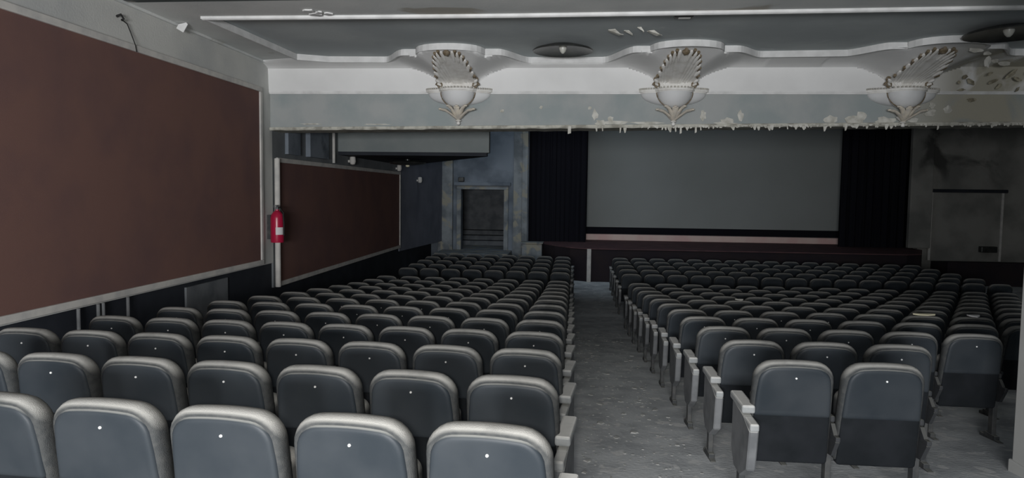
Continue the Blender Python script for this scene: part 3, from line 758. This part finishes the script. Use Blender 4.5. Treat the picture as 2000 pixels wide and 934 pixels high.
def seat_label(blk, i, j, nn, sec):
    side = 'left' if blk == 'L' else 'right'
    if sec == 0: r = '%s row from the camera' % ('nearest' if i == 0 else ORD[i])
    else: r = 'front section row %s beyond the cross gap' % ORD[i]
    if sec == 0: r = ('nearest row' if i == 0 else ORD[i] + ' nearest row')
    else: r = ORD[i] + ' row past the cross gap'
    q = 'beside the centre aisle' if j == 0 else ORD[j] + ' from centre aisle'
    return 'dusty dark seat, %s block, %s, %s' % (side, r, q)
for (blk, i, j, nn, x, y, rz, sec) in indiv:
    z = floor_at(y); sd = sides_of(blk, j, nn)
    grp = 'tip-up seats in the %s block%s' % ('left' if blk == 'L' else 'right', ', front section' if sec else '')
    rz2 = rz + rj.uniform(-.006, .006)
    if y > 12.0:
        if sd not in farm: farm[sd] = far_mesh(sd)
        o = bpy.data.objects.new('cinema_chair', farm[sd]); COL.objects.link(o); o.location = (x, y, z); o.rotation_euler = (0, 0, rz2)
        tag(o, seat_label(blk, i, j, nn, sec), 'seat', grp); continue
    t = thing('cinema_chair', seat_label(blk, i, j, nn, sec), 'seat', (x, y, z), rz2, grp)
    def ch(n_, me):
        o = bpy.data.objects.new(n_, me); COL.objects.link(o); o.parent = t; return o
    ch('back_cushion', me_c); ch('back_shell', me_s); ch('lower_panel', me_l); ch('seat_cushion', me_p)
    if y < 9.2: ch('number_stud', me_n)
    for s_, e_ in sd:
        ch('armrest', me_arm[s_, e_]); ch('side_standard', me_std[s_, e_]); ch('leg', me_leg[s_])
if rest:
    bm = B()
    for (blk, i, j, nn, x, y, rz, sec) in rest:
        sd = sides_of(blk, j, nn)
        if sd not in farm: farm[sd] = far_mesh(sd)
        n0 = len(bm.verts); bm.from_mesh(farm[sd]); bm.verts.ensure_lookup_table()
        bmesh.ops.transform(bm, matrix=Matrix.Translation((x, y, floor_at(y))) @ Matrix.Rotation(rz, 4, 'Z'), verts=bm.verts[n0:])
    o = obj('distant_seating', bm, ['fabric', 'shell', 'lower', 'arm', 'standard', 'legm', 'armdark'], None, True)
    tag(o, 'dark rows of distant seats right in front of the stage', 'seats'); o['kind'] = 'stuff'
print('SEATS', len(indiv), len(rest))

# ---- plaster pieces fallen on the seats, crumbs on the floor
def chair_flake(i, j, ln, wd, m, label):
    x, y, rz = Rpos(i, j, 4.3115 + PR * i); z = floor_at(y) + .956
    bm = B(); r = random.Random(i * 5 + j); k = 9
    pts = [(ln * math.cos(a) * r.uniform(.75, 1), wd * math.sin(a) * r.uniform(.6, 1)) for a in [q * 2 * math.pi / k for q in range(k)]]
    a_ = [bm.verts.new((x + p[0], y + .05 + p[1], z + .01 * (p[0] / ln) ** 2)) for p in pts]; b_ = [bm.verts.new((v.co.x, v.co.y, v.co.z + .014)) for v in a_]
    bm.faces.new(a_); bm.faces.new(b_)
    for q in range(k): bm.faces.new((a_[q], a_[(q + 1) % k], b_[(q + 1) % k], b_[q]))
    tag(obj('plaster_flake', bm, m), label, 'plaster flake')
chair_flake(4, 5, .15, .05, 'yellow', 'long yellowish plaster flake lying on a chair back in the right block')
chair_flake(4, 6, .07, .07, 'trimwhite', 'white lump of plaster lying on a chair back near the right column')
chair_flake(6, 2, .07, .05, 'peel', 'small pale plaster flake on a chair back near the middle of the right block')
for (nm, nn_, xa, xb, ya, yb, ex, lb) in (('plaster_crumbs', 800, .08, .95, 2.2, 14, 1.6, 'scattered plaster crumbs littering the grey aisle floor'),
                                  ('plaster_crumbs', 40, 2.7, 3.1, 3.9, 5.0, 1.0, 'plaster crumbs on the bare floor at the foot of the right column')):
    bm = B(); r = random.Random(21)
    for i in range(nn_):
        y = ya + (yb - ya) * r.random() ** ex; x = r.uniform(xa, xb)
        s = r.uniform(.004, .016) * (2.6 if r.random() < .10 else 1); z = floor_z(y)
        k = 5; a0 = r.random() * 6; pts = [(x + s * r.uniform(.6, 1.3) * math.cos(a0 + q * 2 * math.pi / k), y + s * r.uniform(.6, 1.6) * math.sin(a0 + q * 2 * math.pi / k)) for q in range(k)]
        b = [bm.verts.new((p[0], p[1], floor_z(p[1]))) for p in pts]; t_ = [bm.verts.new((x + (p[0] - x) * .7, y + (p[1] - y) * .7, z + s * .22)) for p in pts]
        bm.faces.new(t_); bm.faces.new(b)
        for q in range(k): bm.faces.new((b[q], b[(q + 1) % k], t_[(q + 1) % k], t_[q]))
    o = obj(nm, bm, 'debris'); tag(o, lb, 'debris'); o['kind'] = 'stuff'
